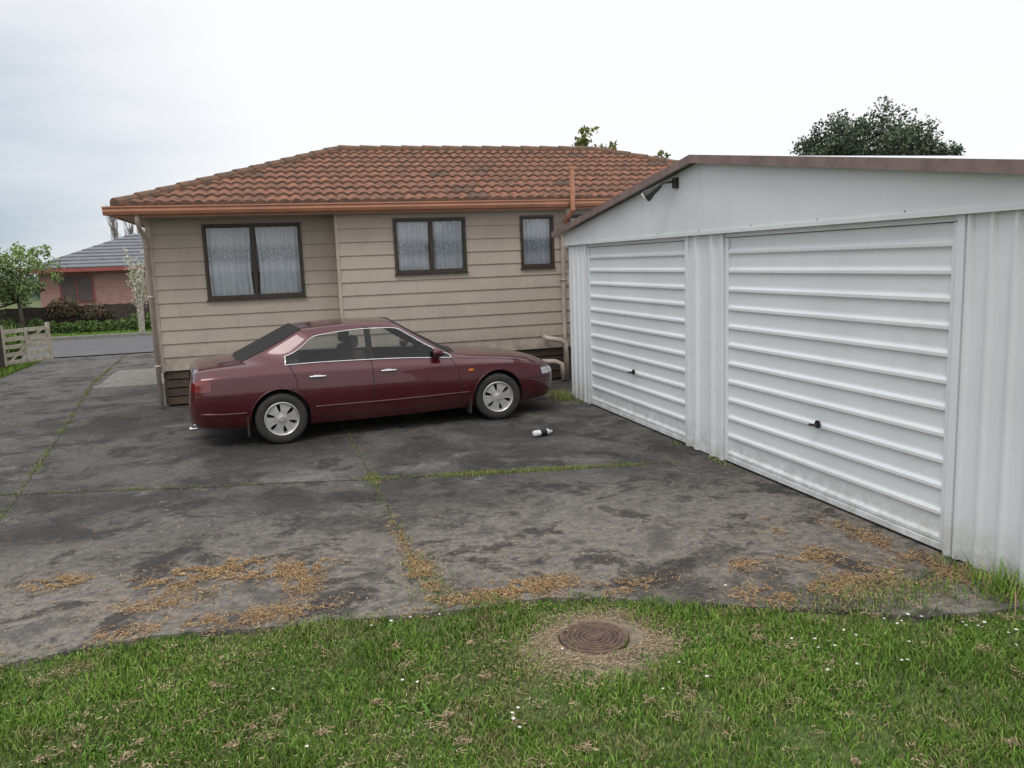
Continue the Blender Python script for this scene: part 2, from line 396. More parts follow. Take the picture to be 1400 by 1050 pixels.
def flatstraw(name,P,ln,wd,pal=br):
    n=len(P); a=rng.random(n)*np.pi; d=np.stack([np.cos(a),np.sin(a),rng.normal(size=n)*.25],1); e=np.stack([-np.sin(a),np.cos(a),rng.normal(size=n)*.4],1)
    l=(ln*(.3+.9*rng.random(n)))[:,None]; V=np.zeros((n,4,3)); V[:,0]=P-d*l-e*wd; V[:,1]=P+d*l-e*wd; V[:,2]=P+d*l+e*wd; V[:,3]=P-d*l+e*wd
    V[:,:,2]=np.maximum(V[:,:,2],P[:,None,2]*.3)
    C=np.repeat((pal[rng.integers(0,4,n)]*(.7+.6*rng.random((n,1))))[:,None],4,1)
    return raw_mesh(name,V.reshape(-1,3),np.arange(n*4),np.arange(n)*4,C.reshape(-1,3),m_straw)
flatstraw('dry_clippings',P,.016,.0015)
Q=[]
for k in range(420):
    cx,cy=rng.uniform(-2.6,4),rng.uniform(2.2,4.5)
    if cy>yfront(cx)+.0: continue
    if rng.random()>(.9 if cx<1.2 else .45): continue
    m=int(14+52*rng.random()**2); s=.014+.024*rng.random()
    for _ in range(m): Q.append((cx+rng.normal()*s,cy+rng.normal()*s*.8,-.004+abs(rng.normal())*.012))
for k in range(3600):
    a=rng.random()*6.283; r=.20+abs(rng.normal())*.15; Q.append((1.5+r*math.cos(a)*1.15,3.72+r*math.sin(a)*.85,-.018+.012*rng.random()))
n=9000; xx=rng.uniform(-2.8,4,n); yy=rng.uniform(2.2,4.5,n); k=(yy<yfront(xx))&(vnoise(xx,yy,2.5,51)>.45)
Q+=list(zip(xx[k],yy[k],-.012+.02*rng.random(k.sum())))
Q=np.array(Q); flatstraw('dry_clippings.001',Q,.011,.0018,np.array([[.36,.27,.17],[.27,.19,.12],[.42,.34,.22],[.18,.13,.085]]))
n=5200; x=rng.uniform(-2.5,3.9,n); y=yfront(x)+abs(rng.normal(size=n))*1.2; flatstraw('leaf_litter',np.stack([x,y,np.full(n,.004)],1),.008,.0018)
b=MB()
def daisy(x,y):
    z=.010+random.random()*.015; r=.0065+.003*random.random()
    b.face([(x+r*math.cos(a*.7854),y+r*math.sin(a*.7854),z+random.uniform(-.002,.002)) for a in range(8)],0)
    b.face([(x+.3*r*math.cos(a*1.047),y+.3*r*math.sin(a*1.047),z+.0035) for a in range(6)],1)
for k in range(24): daisy(rng.uniform(2.3,3.5),rng.uniform(2.85,3.3)+.05)
for k in range(14): daisy(rng.uniform(-1.8,3.6),rng.uniform(2.3,4.2))
for k in range(4): daisy(.85+rng.normal()*.04,3.1+rng.normal()*.05); daisy(.6+rng.normal()*.15,4.25)
b.obj('daisies',[pmat('petal_white',(.8,.8,.78),None,9,.7),pmat('daisy_yellow',(.6,.4,.03),None,9,.7)])

mh=empty('manhole_cover',(1.46,3.72,0))
m_iron=pmat('rusty_iron',(.16,.10,.075),(.07,.05,.038),14,.8,bump=.6,bscale=70)
b=MB()
prof=[(0,.0),(.028,.0)]
for k,r in enumerate((.03,.055,.08,.105,.13)): prof+=[(r,.0),(r+.003,.008),(r+.012,.008),(r+.015,.0)]
prof+=[(.155,0),(.16,.008),(.178,.008),(.182,-.03)]
b.lathe([(r,z-.006) for r,z in prof],n=48,axis='z'); b.obj('iron_lid',[m_iron],mh)
b=MB(); b.lathe([(.184,-.03),(.184,-.008),(.20,-.004),(.27,-.010),(.36,-.018),(.42,-.032)],n=40,axis='z')
for i,v in enumerate(b.v):
    rr=math.hypot(v[0],v[1])
    if rr>.25: f=1+.22*(float(vnoise(v[0],v[1],5,61))-.5); b.v[i]=(v[0]*f*1.06,v[1]*f,v[2])
b.obj('concrete_surround',[pmat('dirty_surround',(.24,.19,.135),(.11,.095,.06),9,.95,bump=.9,bscale=40)],mh)

bt=empty('plastic_bottle',(2.76,8.45,.04),math.radians(12))
b=MB()
def lx(prof,m):
    base=len(b.v); n=16;Pn=len(prof)
    for q in range(n):
        a=6.2832*q/n
        for r,t in prof: b.v.append((t,r*math.cos(a),r*math.sin(a)*.85))
    for q in range(n):
        for k in range(Pn-1): b.f.append((base+q*Pn+k,base+q*Pn+k+1,base+((q+1)%n)*Pn+k+1,base+((q+1)%n)*Pn+k)); b.m.append(m)
lx([(0,-.12),(.035,-.118),(.04,-.10),(.04,-.04)],0); lx([(.0405,-.04),(.0405,.04)],1); lx([(.04,.04),(.038,.07),(.018,.10),(.014,.12)],0); lx([(.017,.12),(.017,.14),(0,.14)],1)
b.obj('bottle_body',[pmat('bottle_white',(.75,.76,.78),None,20,.3),m_black],bt,smooth=True)

# ------------------------------------------------------------ house
H=empty('weatherboard_house')
m_sidegap=pmat('siding_gap',(.20,.165,.14),None,5,.8)
def wall(name,org,d,length,z0,z1,wins=(),row=.197,mat=m_side):
    d=Vector(d).normalized(); nrm=Vector((d.y,-d.x)); b=MB(); org=Vector(org); r_=random.Random(len(name))
    def P(s,off,z): q=org+d*s+nrm*off; return (q.x,q.y,z)
    k=0; z=z0
    while z<z1-1e-4:
        zt=min(z+row,z1); off=lambda zz:.022-.018*(zz-z)/row
        cuts=sorted({z,zt,*[c for w_ in wins for c in (w_[2],w_[3]) if z<c<zt]})
        for a,c in zip(cuts[:-1],cuts[1:]):
            mid=(a+c)/2; iv=[(0,length)]
            for w_ in wins:
                if w_[2]<mid<w_[3]:
                    nv=[]
                    for (p,q) in iv:
                        if w_[1]<=p or w_[0]>=q: nv.append((p,q)); continue
                        if w_[0]>p: nv.append((p,w_[0]))
                        if w_[1]<q: nv.append((w_[1],q))
                    iv=nv
            for p,q in iv:
                b.face([P(p,off(a),a),P(q,off(a),a),P(q,off(c),c),P(p,off(c),c)])
                if a==z: b.face([P(p,off(a),a),P(q,off(a),a),P(q,.0,a+.004),P(p,.0,a+.004)],1)
        if length>2 and k%3==1:
            s=r_.uniform(.3,length-.3)
            if not any(w_[0]-.05<s<w_[1]+.05 and w_[2]-.2<z<w_[3] for w_ in wins):
                b.face([P(s,off(z)+.002,z),P(s+.004,off(z)+.002,z),P(s+.004,off(zt)+.002,zt),P(s,off(zt)+.002,zt)],1)
        z=zt; k+=1
    return b.obj(name,[mat,m_sidegap],H)
Zs=2.72; Z0=.53
W1=(.73,2.11,1.54,2.62)
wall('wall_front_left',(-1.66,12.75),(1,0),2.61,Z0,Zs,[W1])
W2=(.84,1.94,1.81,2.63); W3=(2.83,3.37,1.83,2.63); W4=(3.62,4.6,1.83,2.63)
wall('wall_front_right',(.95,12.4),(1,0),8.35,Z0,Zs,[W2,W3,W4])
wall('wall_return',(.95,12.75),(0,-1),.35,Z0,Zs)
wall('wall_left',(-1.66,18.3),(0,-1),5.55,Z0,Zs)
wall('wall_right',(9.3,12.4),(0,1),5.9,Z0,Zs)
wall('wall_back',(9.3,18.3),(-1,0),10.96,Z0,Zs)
b=MB()
b.box(-1.69,-1.62,12.72,12.79,Z0-.02,Zs); b.box(.925,.97,12.372,12.43,Z0-.02,Zs); b.box(9.27,9.33,12.37,12.43,Z0,Zs)
b.obj('corner_boards',[m_trim],H)
b=MB()
for k in range(4):
    z=.03+k*.125
    b.box(-1.64,.95,12.76,12.79,z,z+.105); b.box(.96,9.28,12.42,12.45,z,z+.105); b.box(-1.65,-1.62,12.8,18.3,z,z+.105)
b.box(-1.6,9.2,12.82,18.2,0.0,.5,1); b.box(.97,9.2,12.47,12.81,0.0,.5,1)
b.obj('foundation_slats',[m_base,m_dark],H)
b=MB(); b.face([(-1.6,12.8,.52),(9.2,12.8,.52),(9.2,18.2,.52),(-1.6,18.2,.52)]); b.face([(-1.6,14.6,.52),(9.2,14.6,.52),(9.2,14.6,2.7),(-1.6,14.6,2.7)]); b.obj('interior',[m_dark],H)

m_cur=bpy.data.materials.new('lace_curtain'); g=G(m_cur); X,Y,Z=g.xyz()
vor=g.n.new('ShaderNodeTexVoronoi'); vor.inputs['Scale'].default_value=40; g.l.new(g.co,vor.inputs['Vector'])
band=g.rng(g.math('ABSOLUTE',g.math('SUBTRACT',Z,2.18)),.18,.05)
hole=g.math('MULTIPLY',g.rng(vor.outputs['Distance'],.3,.5),g.math('ADD',g.math('MULTIPLY',band,.6),.12))
c=g.mix(g.noise(3,3),(.95,.97,.99),(.86,.88,.92)); c=g.mix(hole,c,(.35,.38,.42)); g.color(c)
g.b.inputs['Roughness'].default_value=.9
def window(name,x0,x1,z0,z1,y,mull=(),tie=0.0):
    e=empty(name); e.parent=H
    b=MB(); f=.034; yo=y-.045; yi=y+.045
    b.box(x0-.006,x1+.006,yo,yi,z1-f,z1+.006); b.box(x0-.006,x1+.006,yo,yi,z0-.006,z0+f)
    b.box(x0-.006,x0+f,yo+.001,yi,z0+f,z1-f); b.box(x1-f,x1+.006,yo+.001,yi,z0+f,z1-f)
    for m_ in mull: b.box(m_-.02,m_+.02,yo+.002,yi,z0+f,z1-f)
    xs_=[x0+f]+[v for m_ in mull for v in (m_-.02,m_+.02)]+[x1-f]
    for a,c in zip(xs_[::2],xs_[1::2]):
        s=.013; b.box(a,c,yo+.02,yi-.01,z0+f,z0+f+s); b.box(a,c,yo+.02,yi-.01,z1-f-s,z1-f); b.box(a,a+s,yo+.02,yi-.01,z0+f+s,z1-f-s); b.box(c-s,c,yo+.02,yi-.01,z0+f+s,z1-f-s)
    b.obj('frame',[m_frame],e,bevel=.003)
    b=MB(); b.box(x0-.02,x1+.02,y-.065,y-.0,z0-.022,z0-.007); b.obj('sill',[m_frame],e)
    b=MB(); b.face([(x0+.02,y-.012,z0+.02),(x1-.02,y-.012,z0+.02),(x1-.02,y-.012,z1-.02),(x0+.02,y-.012,z1-.02)]); b.obj('glass',[m_glass],e)
    b=MB()
    for (a,c) in zip(xs_[::2],xs_[1::2]):
        nn=int((c-a)*130)
        side=1 if (a+c)/2<(x0+x1)/2 else -1
        def fx(t,h):
            pull=tie*max(0,(1-abs(h-.42)*1.1)) if tie else 0
            if not mull: return a+(c-a)*t
            if side>0: return a+(c-a)*t*(1-pull)
            return c-(c-a)*(1-t)*(1-pull)
        rows=8
        for k in range(nn):
            for r in range(rows):
                q=[]
                for (kk,rr) in ((k,r),(k+1,r),(k+1,r+1),(k,r+1)):
                    t=kk/nn; h_=rr/rows
                    xx=fx(t,h_); yy=y+.036+.024*math.sin(t*(c-a)*62+1.6*math.sin(t*9+x0)+.25*math.sin(h_*3))
                    q.append((xx,yy,z0+(z1-z0)*h_))
                b.face(q)
    b.obj('curtain',[m_cur],e,smooth=True)
window('window',-.93,.45,1.54,2.62,12.75,(-.24,),.07)
window('window.001',1.79,2.89,1.81,2.63,12.4,(2.35,),.04)
window('window.002',3.78,4.32,1.83,2.63,12.4,())
window('window.003',4.57,5.55,1.83,2.63,12.4,(5.05,),.05)

EXL,EXR,EYF,EYB=-1.98,9.62,12.15,18.75; ZE=2.865; RISE=1.16; HW=3.3; PIT=RISE/HW
def slope(name,org,sd_,td,Ls):
    b=MB(); c=.33; ds=.165/8; ncol=int(Ls/ds)+1
    def P(s,t,h):
        return (org[0]+sd_[0]*s+td[0]*t,org[1]+sd_[1]*s+td[1]*t,ZE+PIT*t+h)
    def roll(s):
        p=(s/.165)%1; return .030*max(0,math.sin(math.pi*p))**1.3
    r_=random.Random(5)
    for k in range(11):
        t0=k*c; t1=min((k+1)*c,HW)
        if t1<=t0+1e-4: break
        mats={}
        for i in range(ncol):
            s0=i*ds; s1=min(Ls,s0+ds)
            if s0<t0-.02 or s1>Ls-t0+.02: continue
            def tc_(s): return max(t0,min(t1,s+.0,Ls-s))
            ta,tb=tc_(s0),tc_(s1)
            ti=int(s0/.33+ (k%2)*.5)
            if ti not in mats:
                q=r_.random(); mats[ti]=(0 if q<.62 else (1 if q<.97 else 2), r_.uniform(-.004,.004))
            mt,j=mats[ti]
            ra,rb=roll(s0)+j,roll(s1)+j
            b.face([P(s0,t0,.034+ra),P(s1,t0,.034+rb),P(s1,tb,.0+rb),P(s0,ta,.0+ra)],mt)
            b.face([P(s0,t0,-.01),P(s1,t0,-.01),P(s1,t0,.034+rb),P(s0,t0,.034+ra)],2)
    return b.obj(name,[m_tileA,m_tileB,m_tileC],H)
slope('roof_front',(EXL,EYF),(1,0),(0,1),EXR-EXL)
slope('roof_back',(EXR,EYB),(-1,0),(0,-1),EXR-EXL)
slope('roof_left',(EXL,EYB),(0,-1),(1,0),EYB-EYF)
slope('roof_right',(EXR,EYF),(0,1),(-1,0),EYB-EYF)
b=MB()
def caps(a,c,r=.095):
    a=Vector(a);c=Vector(c); L_=(c-a).length; n=int(L_/.36); t=(c-a)/n
    for k in range(n):
        p=a+t*k; q=a+t*(k+1.08); b.tube([p,q+Vector((0,0,-.008))],[r*1.03,r*.90],12,0)
ZR=ZE+RISE+.01
caps((EXL+.02,EYF+.02,ZE+.01),(EXL+HW,EYF+HW,ZR)); caps((EXR-.02,EYF+.02,ZE+.01),(EXR-HW,EYF+HW,ZR))
caps((EXL+.02,EYB-.02,ZE+.01),(EXL+HW,EYF+HW,ZR)); caps((EXR-.02,EYB-.02,ZE+.01),(EXR-HW,EYF+HW,ZR)); caps((EXL+HW,EYF+HW,ZR),(EXR-HW,EYF+HW,ZR))
b.obj('ridge_caps',[m_cap],H,smooth=False)
b=MB(); b.box(EXL+.03,EXR-.03,EYF+.05,EYB-.03,Zs,Zs+.03); b.obj('soffit',[m_soff],H)
b=MB(); b.box(EXL,EXR,EYF+.02,EYF+.045,Zs-.01,2.87); b.box(EXL,EXR,EYB-.02,EYB,Zs-.01,2.87); b.box(EXL-.0,EXL+.02,EYF+.046,EYB-.02,Zs-.01,2.87); b.box(EXR-.02,EXR,EYF+.046,EYB-.02,Zs-.01,2.87)
b.obj('fascia',[m_gut],H)
b=MB(); prof=[(0.018,2.86),(0.016,2.755),(-.03,2.735),(-.085,2.745),(-.11,2.785),(-.105,2.82),(-.125,2.835),(-.125,2.85),(-.112,2.852),(-.098,2.835),(-.09,2.79),(-.03,2.76),(.0,2.765)]
x0,x1=EXL-.12,EXR+.1
for (a,za),(c,zc) in zip(prof[:-1],prof[1:]): b.face([(x0,EYF+a,za),(x1,EYF+a,za),(x1,EYF+c,zc),(x0,EYF+c,zc)])
b.face([(x0,EYF+a,z) for a,z in prof[:8]]); b.face([(x1,EYF+a,z) for a,z in prof[:8]])
b.box(EXL-.115,EXL-.003,EYF-.08,EYB,2.745,2.85)
for k in range(8): xx=-1.2+k*1.4; b.box(xx,xx+.02,EYF-.128,EYF-.0,2.733,2.737)
b.obj('gutter',[m_gut],H)
b=MB()
b.tube([(-1.70,12.14,2.74),(-1.70,12.14,2.66),(-1.70,12.30,2.56),(-1.70,12.62,2.48),(-1.70,12.68,2.40),(-1.70,12.68,.02)],.032,10)
b.tube([(4.50,12.16,2.74),(4.50,12.18,2.62),(4.46,12.30,2.50),(4.46,12.34,2.4),(4.46,12.34,.75),(4.46,12.34,.02)],.036,10)
b.tube([(4.1,12.34,.72),(4.14,12.28,.70),(4.34,12.22,.66),(4.42,12.22,.60),(4.44,12.22,.02)],.042,10)
b.tube([(4.05,12.30,.33),(4.25,12.26,.32),(4.35,12.22,.28),(4.37,12.2,.02)],.04,10)
for z in (.6,1.6,2.3): b.box(-1.74,-1.66,12.64,12.725,z,z+.03); b.box(4.415,4.505,12.30,12.385,z,z+.03)
b.obj('downpipes',[m_pipe],H,smooth=True)
b=MB(); b.tube([(4.52,12.0,2.68),(4.52,12.0,3.30)],.038,12); b.tube([(4.52,12.0,3.30),(4.52,12.0,3.34)],.05,12); b.tube([(4.52,12.0,2.95),(4.52,12.0,2.99)],.045,12); b.box(4.47,4.57,12.03,12.05,2.80,2.84)
b.tube([(4.52,12.0,2.70),(4.49,12.1,2.6),(4.47,12.25,2.52)],.036,12)
b.obj('vent_pipe',[m_gut],H,smooth=False)

# ------------------------------------------------------------ garage
Gg=empty('garage'); FX=3.96; YA,YB=3.30,10.68; DT=2.135; AY=7.02; AZ=2.80; SL=.137
def rib_v(b,x,y0,y1,z0,z1,per=.19,dep=.024,sgn=-1,m=0,phase=0):
    pr=[(0,0),(.42,0),(.50,1),(.62,1),(.70,0),(1.0,0)]; pts=[]
    n=int((y1-y0)/per)+2
    for k in range(-1,n):
        for a,h in pr:
            yy=y0+(k+a+phase)*per
            if y0<=yy<=y1: pts.append((yy,h*dep))
    pts=[(y0,0)]+[p for p in pts if y0<p[0]<y1]+[(y1,0)]
    for (a,h),(c,h2) in zip(pts[:-1],pts[1:]): b.face([(x+sgn*h,a,z0),(x+sgn*h2,c,z0),(x+sgn*h2,c,z1),(x+sgn*h,a,z1)],m)
b=MB()
rib_v(b,FX,YA,3.93,.01,DT+.02,.16,.026,phase=.15); rib_v(b,FX,6.70,7.29,.01,DT+.02,.30,.03,phase=-.1); rib_v(b,FX,10.09,YB,.01,DT+.02,.17,.024)
b.obj('front_cladding',[m_white],Gg)
b=MB()
for y in (3.93,6.64,7.29,10.03): b.box(FX-.022,FX+.05,y,y+.055,.005,DT)
b.box(FX-.012,FX+.05,YA-.02,YA+.03,.005,DT); b.box(FX-.012,FX+.05,YB-.02,YB+.02,.005,DT+.05)
for (a,c) in ((3.99,6.63),(7.35,10.02)): b.box(FX+.0,FX+.05,a,c,DT-.05,DT)
b.obj('door_jambs',[m_white],Gg,bevel=.004)
def door(y0,y1,name):
    e=empty(name); e.parent=Gg; b=MB(); x=FX+.03; z0=.045; z1=DT-.055; n=12; per=(z1-z0)/n; pr=[(0,0),(.08,.12),(.18,1),(.30,1),(.42,.12),(.50,0),(1,0)]
    pts=[(z0+(k+a)*per,h*.021) for k in range(n) for a,h in pr[:-1]]+[(z1,0)]
    for (a,h),(c,h2) in zip(pts[:-1],pts[1:]): b.face([(x-h,y0,a),(x-h,y1,a),(x-h2,y1,c),(x-h2,y0,c)])
    b.obj('corrugated_panel',[m_white],e)
    b=MB(); b.box(x-.03,x+.02,y0,y0+.045,.02,z1); b.box(x-.03,x+.02,y1-.045,y1,.02,z1); b.box(x-.031,x+.02,y0+.045,y1-.045,.02,z0+.02)
    b.obj('door_edges',[m_white],e,bevel=.004)
    yc=(y0+y1)/2-.04; b=MB(); b.lathe([(0,-.0),(.032,0),(.032,.01),(.0,.012)],(0,0,0),16)
    for i,v in enumerate(b.v): b.v[i]=(x-.025-v[1],yc+v[0],.61+v[2])
    b.tube([(x-.02,yc,.61),(x-.075,yc,.61)],.009,8); b.tube([(x-.075,yc-.05,.612),(x-.075,yc+.04,.606)],.010,8)
    b.obj('handle',[m_black],e,smooth=False)
door(3.99,6.63,'garage_door'); door(7.35,10.02,'garage_door.001')
def rz(y): return AZ-SL*abs(y-AY)
b=MB(); X0=FX-.045
b.face([(X0,YA-.1,DT+.005),(X0,AY-.003,DT+.005),(X0,AY-.003,rz(AY)),(X0,YA-.1,rz(YA-.1))]); b.face([(X0,AY+.003,DT+.005),(X0,YB+.12,DT+.005),(X0,YB+.12,rz(YB+.12)),(X0,AY+.003,rz(AY))])
b.box(X0+.001,FX,YA-.1,YB+.12,DT-.012,DT+.004)
b.box(X0-.006,X0+.003,AY-.012,AY+.012,DT+.03,rz(AY)-.01)
b.box(X0-.012,X0-.0005,YA-.1,YB+.12,DT-.012,DT+.02)
b.obj('gable_sheet',[m_gable],Gg)
b=MB()
for k in range(9):
    y=YA+.2+k*.88
    b.tube([(X0-.002,y,DT+.035),(X0-.007,y,DT+.035)],.005,6)
b.obj('sheet_screws',[m_barge],Gg)
b=MB(); XB=9.9
for s in (1,-1):
    ye=AY+s*3.98; zf=lambda y:AZ-SL*abs(y-AY)+.02
    x0=FX-.15
    pts=[(AY,zf(AY)),(ye,zf(ye))]
    for dz0,dz1,m,xa,xb in ((0,.035,0,x0+.02,XB),(-.03,.045,1,x0,x0+.019)):
        v=[(xa,pts[0][0],pts[0][1]+dz0),(xa,pts[1][0],pts[1][1]+dz0),(xa,pts[1][0],pts[1][1]+dz1),(xa,pts[0][0],pts[0][1]+dz1)]
        w_=[(xb,p[1],p[2]) for p in v]
        b.face(v,m); b.face(w_,m)
        for i in range(4): b.face([v[i],v[(i+1)%4],w_[(i+1)%4],w_[i]],m)
b.obj('roof',[m_gable,m_barge],Gg)
b=MB()
def rib_x(b,y,x0,x1,z1,sgn):
    n=int((x1-x0)/.19); pr=[(0,0),(.6,0),(.68,1),(.82,1),(.9,0)]
    pts=[(x0+(k+a)*.19,h*.018) for k in range(n) for a,h in pr]+[(x1,0)]
    for (a,h),(c,h2) in zip(pts[:-1],pts[1:]): b.face([(a,y+sgn*h,.01),(c,y+sgn*h2,.01),(c,y+sgn*h2,z1),(a,y+sgn*h,z1)])
rib_x(b,YA,FX+.05,XB-.05,2.28,-1); rib_x(b,YB,FX+.05,XB-.05,2.28,1); b.face([(XB-.05,YA,0),(XB-.05,YB,0),(XB-.05,YB,2.28),(XB-.05,AY,2.79),(XB-.05,YA,2.28)])
b.obj('side_walls',[m_white],Gg)
fl=empty('floodlight'); fl.parent=Gg
b=MB(); b.box(3.88,3.915,7.42,7.50,2.60,2.70); b.tube([(3.9,7.46,2.66),(3.80,7.50,2.66),(3.74,7.54,2.63)],.011,8)
p=Vector((3.74,7.55,2.61)); dr=Vector((-.62,.35,-.52)).normalized()
b.tube([p-dr*.05,p+dr*.0,p+dr*.05,p+dr*.11,p+dr*.14],[.022,.032,.038,.058,.060],14)
b.obj('lamp_body',[m_black],fl,smooth=False)
b=MB(); b.tube([p+dr*.135,p+dr*.155],[.057,.048],14); b.obj('lamp_lens',[pmat('lens_silver',(.75,.75,.75),None,9,.25,metal=.2)],fl)

# ------------------------------------------------------------ car
car=empty('parked_car',(-.107,10.176,0),math.radians(5.72))
m_paint=bpy.data.materials.new('burgundy_paint'); g=G(m_paint); Z=g.xyz()[2]
c=g.mix(g.noise(2.5,3),(.080,.004,.012),(.062,.004,.010))
dust=g.math('MULTIPLY',g.rng(Z,.50,.20),g.rng(g.noise(5,4,.7),.25,.75)); c=g.mix(g.math('MULTIPLY',dust,.3),c,(.10,.065,.05)); g.color(c)
g.b.inputs['Metallic'].default_value=.25; g.l.new(g.rng(g.noise(3,3),.3,.7,.26,.36),g.b.inputs['Roughness']); g.b.inputs['Coat Weight'].default_value=.8; g.b.inputs['Coat Roughness'].default_value=.03
m_cg=glassmat('car_glass',(.82,.86,.84),1.2); m_chrome=pmat('chrome',(.75,.75,.75),(.6,.6,.6),9,.15,metal=1)
m_rub=pmat('rubber',(.022,.022,.022),(.035,.032,.03),8,.8); m_rim=pmat('alloy',(.55,.55,.55),(.42,.41,.39),8,.38,metal=.6)
m_dk=pmat('underbody_black',(.01,.01,.01),None,5,.9); m_seat=pmat('seat_fabric',(.17,.13,.12),(.10,.08,.075),20,.9)
m_tail=pmat('tail_lens',(.20,.006,.01),(.12,.005,.008),9,.12,coat=1); m_amb=pmat('amber_lens',(.75,.22,.02),None,9,.2); m_head=pmat('headlamp_lens',(.60,.62,.65),(.35,.37,.40),12,.08,metal=.4,coat=1)
ST=[
 (-.96,.29,.50,.58,.37,.66,.52,.64,.745,(-.90,.60,.835),(-.885,.54,.856),(-.88,.33,.866),(-.88,0,.872)),
 (-.88,.24,.69,.78,.35,.825,.54,.80,.775,(-.84,.73,.862),(-.83,.67,.890),(-.83,.40,.905),(-.83,0,.91)),
 (-.66,.22,.76,.84,.33,.876,.56,.845,.795,(-.66,.755,.878),(-.64,.70,.908),(-.64,.45,.922),(-.64,0,.928)),
 (-.30,.20,.78,.85,.31,.884,.57,.852,.798,(-.28,.77,.882),(-.28,.72,.912),(-.36,.58,.935),(-.45,0,.945)),
 (.08,.185,.79,.854,.30,.888,.57,.853,.797,(.09,.775,.880),(.14,.752,.910),(-.02,.61,1.10),(-.09,0,1.13)),
 (.42,.175,.79,.856,.29,.890,.56,.853,.79,(.42,.772,.870),(.42,.655,1.180),(.30,.575,1.258),(.24,0,1.292)),
 (1.0,.17,.79,.856,.28,.890,.56,.852,.775,(1.0,.772,.851),(.98,.625,1.238),(.95,.56,1.297),(.95,0,1.332)),
 (1.46,.17,.79,.856,.28,.890,.56,.850,.76,(1.46,.772,.836),(1.42,.640,1.213),(1.40,.572,1.268),(1.46,0,1.308)),
 (1.76,.17,.79,.856,.28,.888,.56,.847,.75,(1.76,.770,.826),(1.72,.705,1.00),(1.72,.645,1.060),(1.84,0,1.095)),
 (2.02,.18,.785,.854,.29,.886,.55,.843,.74,(2.02,.762,.816),(2.02,.742,.836),(2.05,.690,.860),(2.24,0,.883)),
 (2.42,.18,.78,.850,.30,.880,.55,.834,.72,(2.42,.74,.792),(2.42,.66,.816),(2.44,.42,.838),(2.48,0,.85)),
 (2.9,.19,.76,.842,.30,.870,.54,.817,.685,(2.9,.70,.747),(2.9,.61,.770),(2.9,.38,.79),(2.9,0,.80)),
 (3.20,.20,.72,.80,.31,.832,.52,.785,.64,(3.20,.66,.695),(3.20,.57,.714),(3.22,.35,.728),(3.24,0,.736)),
 (3.38,.21,.62,.71,.31,.74,.49,.70,.585,(3.38,.58,.630),(3.39,.5,.648),(3.41,.3,.661),(3.44,0,.668)),
 (3.47,.25,.48,.56,.33,.59,.45,.56,.54,(3.48,.46,.570),(3.49,.38,.584),(3.51,.24,.594),(3.53,0,.599))]
V=[];F=[];Mi=[]
idx={}
for i,s in enumerate(ST):
    x=s[0]; fr=.04 if i==len(ST)-1 else 0
    x4=x+(.045 if i==0 else (.02 if i==1 else 0))
    pts=[(x+fr,0,s[1]),(x,s[2],s[1]),(x,s[3],s[4]),(x,s[5],s[6]),(x4,s[7],s[8])]+list(s[9:13])
    for j,p in enumerate(pts):
        V.append(p); idx[i,j,1]=len(V)-1
        if p[1]==0: idx[i,j,-1]=len(V)-1
        else: V.append((p[0],-p[1],p[2])); idx[i,j,-1]=len(V)-1
NS=len(ST)
for i in range(NS-1):
    for sg in (1,-1):
        for j in range(8):
            q=[idx[i,j,sg],idx[i+1,j,sg],idx[i+1,j+1,sg],idx[i,j+1,sg]]
            m=0
            if j==0: m=3
            if j==5 and 4<=i<=8: m=1
            if j==7 and (3<=i<=4 or 7<=i<=8): m=2
            F.append(q if sg>0 else q[::-1]); Mi.append(m)
for i,rev in ((0,False),(NS-1,True)):
    for j in range(8):
        q=[idx[i,j,1],idx[i,j+1,1],idx[i,j+1,-1],idx[i,j,-1]]; q2=[]
        for a in q:
            if a not in q2: q2.append(a)
        F.append(q2[::-1] if rev else q2); Mi.append(0)
me=bpy.data.meshes.new('body'); me.from_pydata(V,[],F)
for mt in (m_paint,m_cg,m_cg,m_dk): me.materials.append(mt)
me.polygons.foreach_set('material_index',Mi); me.update()
bm=bmesh.new(); bm.from_mesh(me); bmesh.ops.recalc_face_normals(bm,faces=bm.faces)
cr=bm.edges.layers.float.new('crease_edge'); bm.edges.ensure_lookup_table()
inv={}
for (i,j,sg),k in idx.items(): inv.setdefault(k,(i,j,sg))
for e in bm.edges:
    a=inv[e.verts[0].index]; c_=inv[e.verts[1].index]; v=0
    if a[1]==c_[1]:
        j=a[1]; lo=min(a[0],c_[0])
        if j==5: v=.4
        if j==4: v=.45
        if j==6 and 4<=lo<=8: v=.6
        if j==7 and (3<=lo<=8): v=.5
        if j==1: v=.6
        if j==3: v=.25
    else:
        if a[0] in (3,9) and max(a[1],c_[1])>=7: v=.75
        if a[0] in (5,7) and max(a[1],c_[1])>=7: v=.5
        if a[0] in (0,NS-1): v=.35
        if a[0]==1 and min(a[1],c_[1])>=4: v=.35
    e[cr]=v
bm.to_mesh(me); bm.free()
me.polygons.foreach_set('use_smooth',[True]*len(me.polygons))
body=bpy.data.objects.new('body',me); COL.objects.link(body)
ss=body.modifiers.new('s','SUBSURF'); ss.levels=3; ss.render_levels=3
dg=bpy.context.evaluated_depsgraph_get(); ev=body.evaluated_get(dg); me1=bpy.data.meshes.new_from_object(ev)
bmx=bmesh.new(); bmx.from_mesh(me1); bvh=BVHTree.FromBMesh(bmx)
trimC=MB(); trimB=MB()
for e in bmx.edges:
    if len(e.link_faces)==2:
        ms={f.material_index for f in e.link_faces}
        if ms=={0,1}:
            n_=sum((f.normal for f in e.link_faces),Vector())*.0015
            trimC.tube([e.verts[0].co+n_,e.verts[1].co+n_],.0068,6)
        elif ms=={0,2}: trimB.tube([e.verts[0].co,e.verts[1].co],.010,6)
bmx.free()
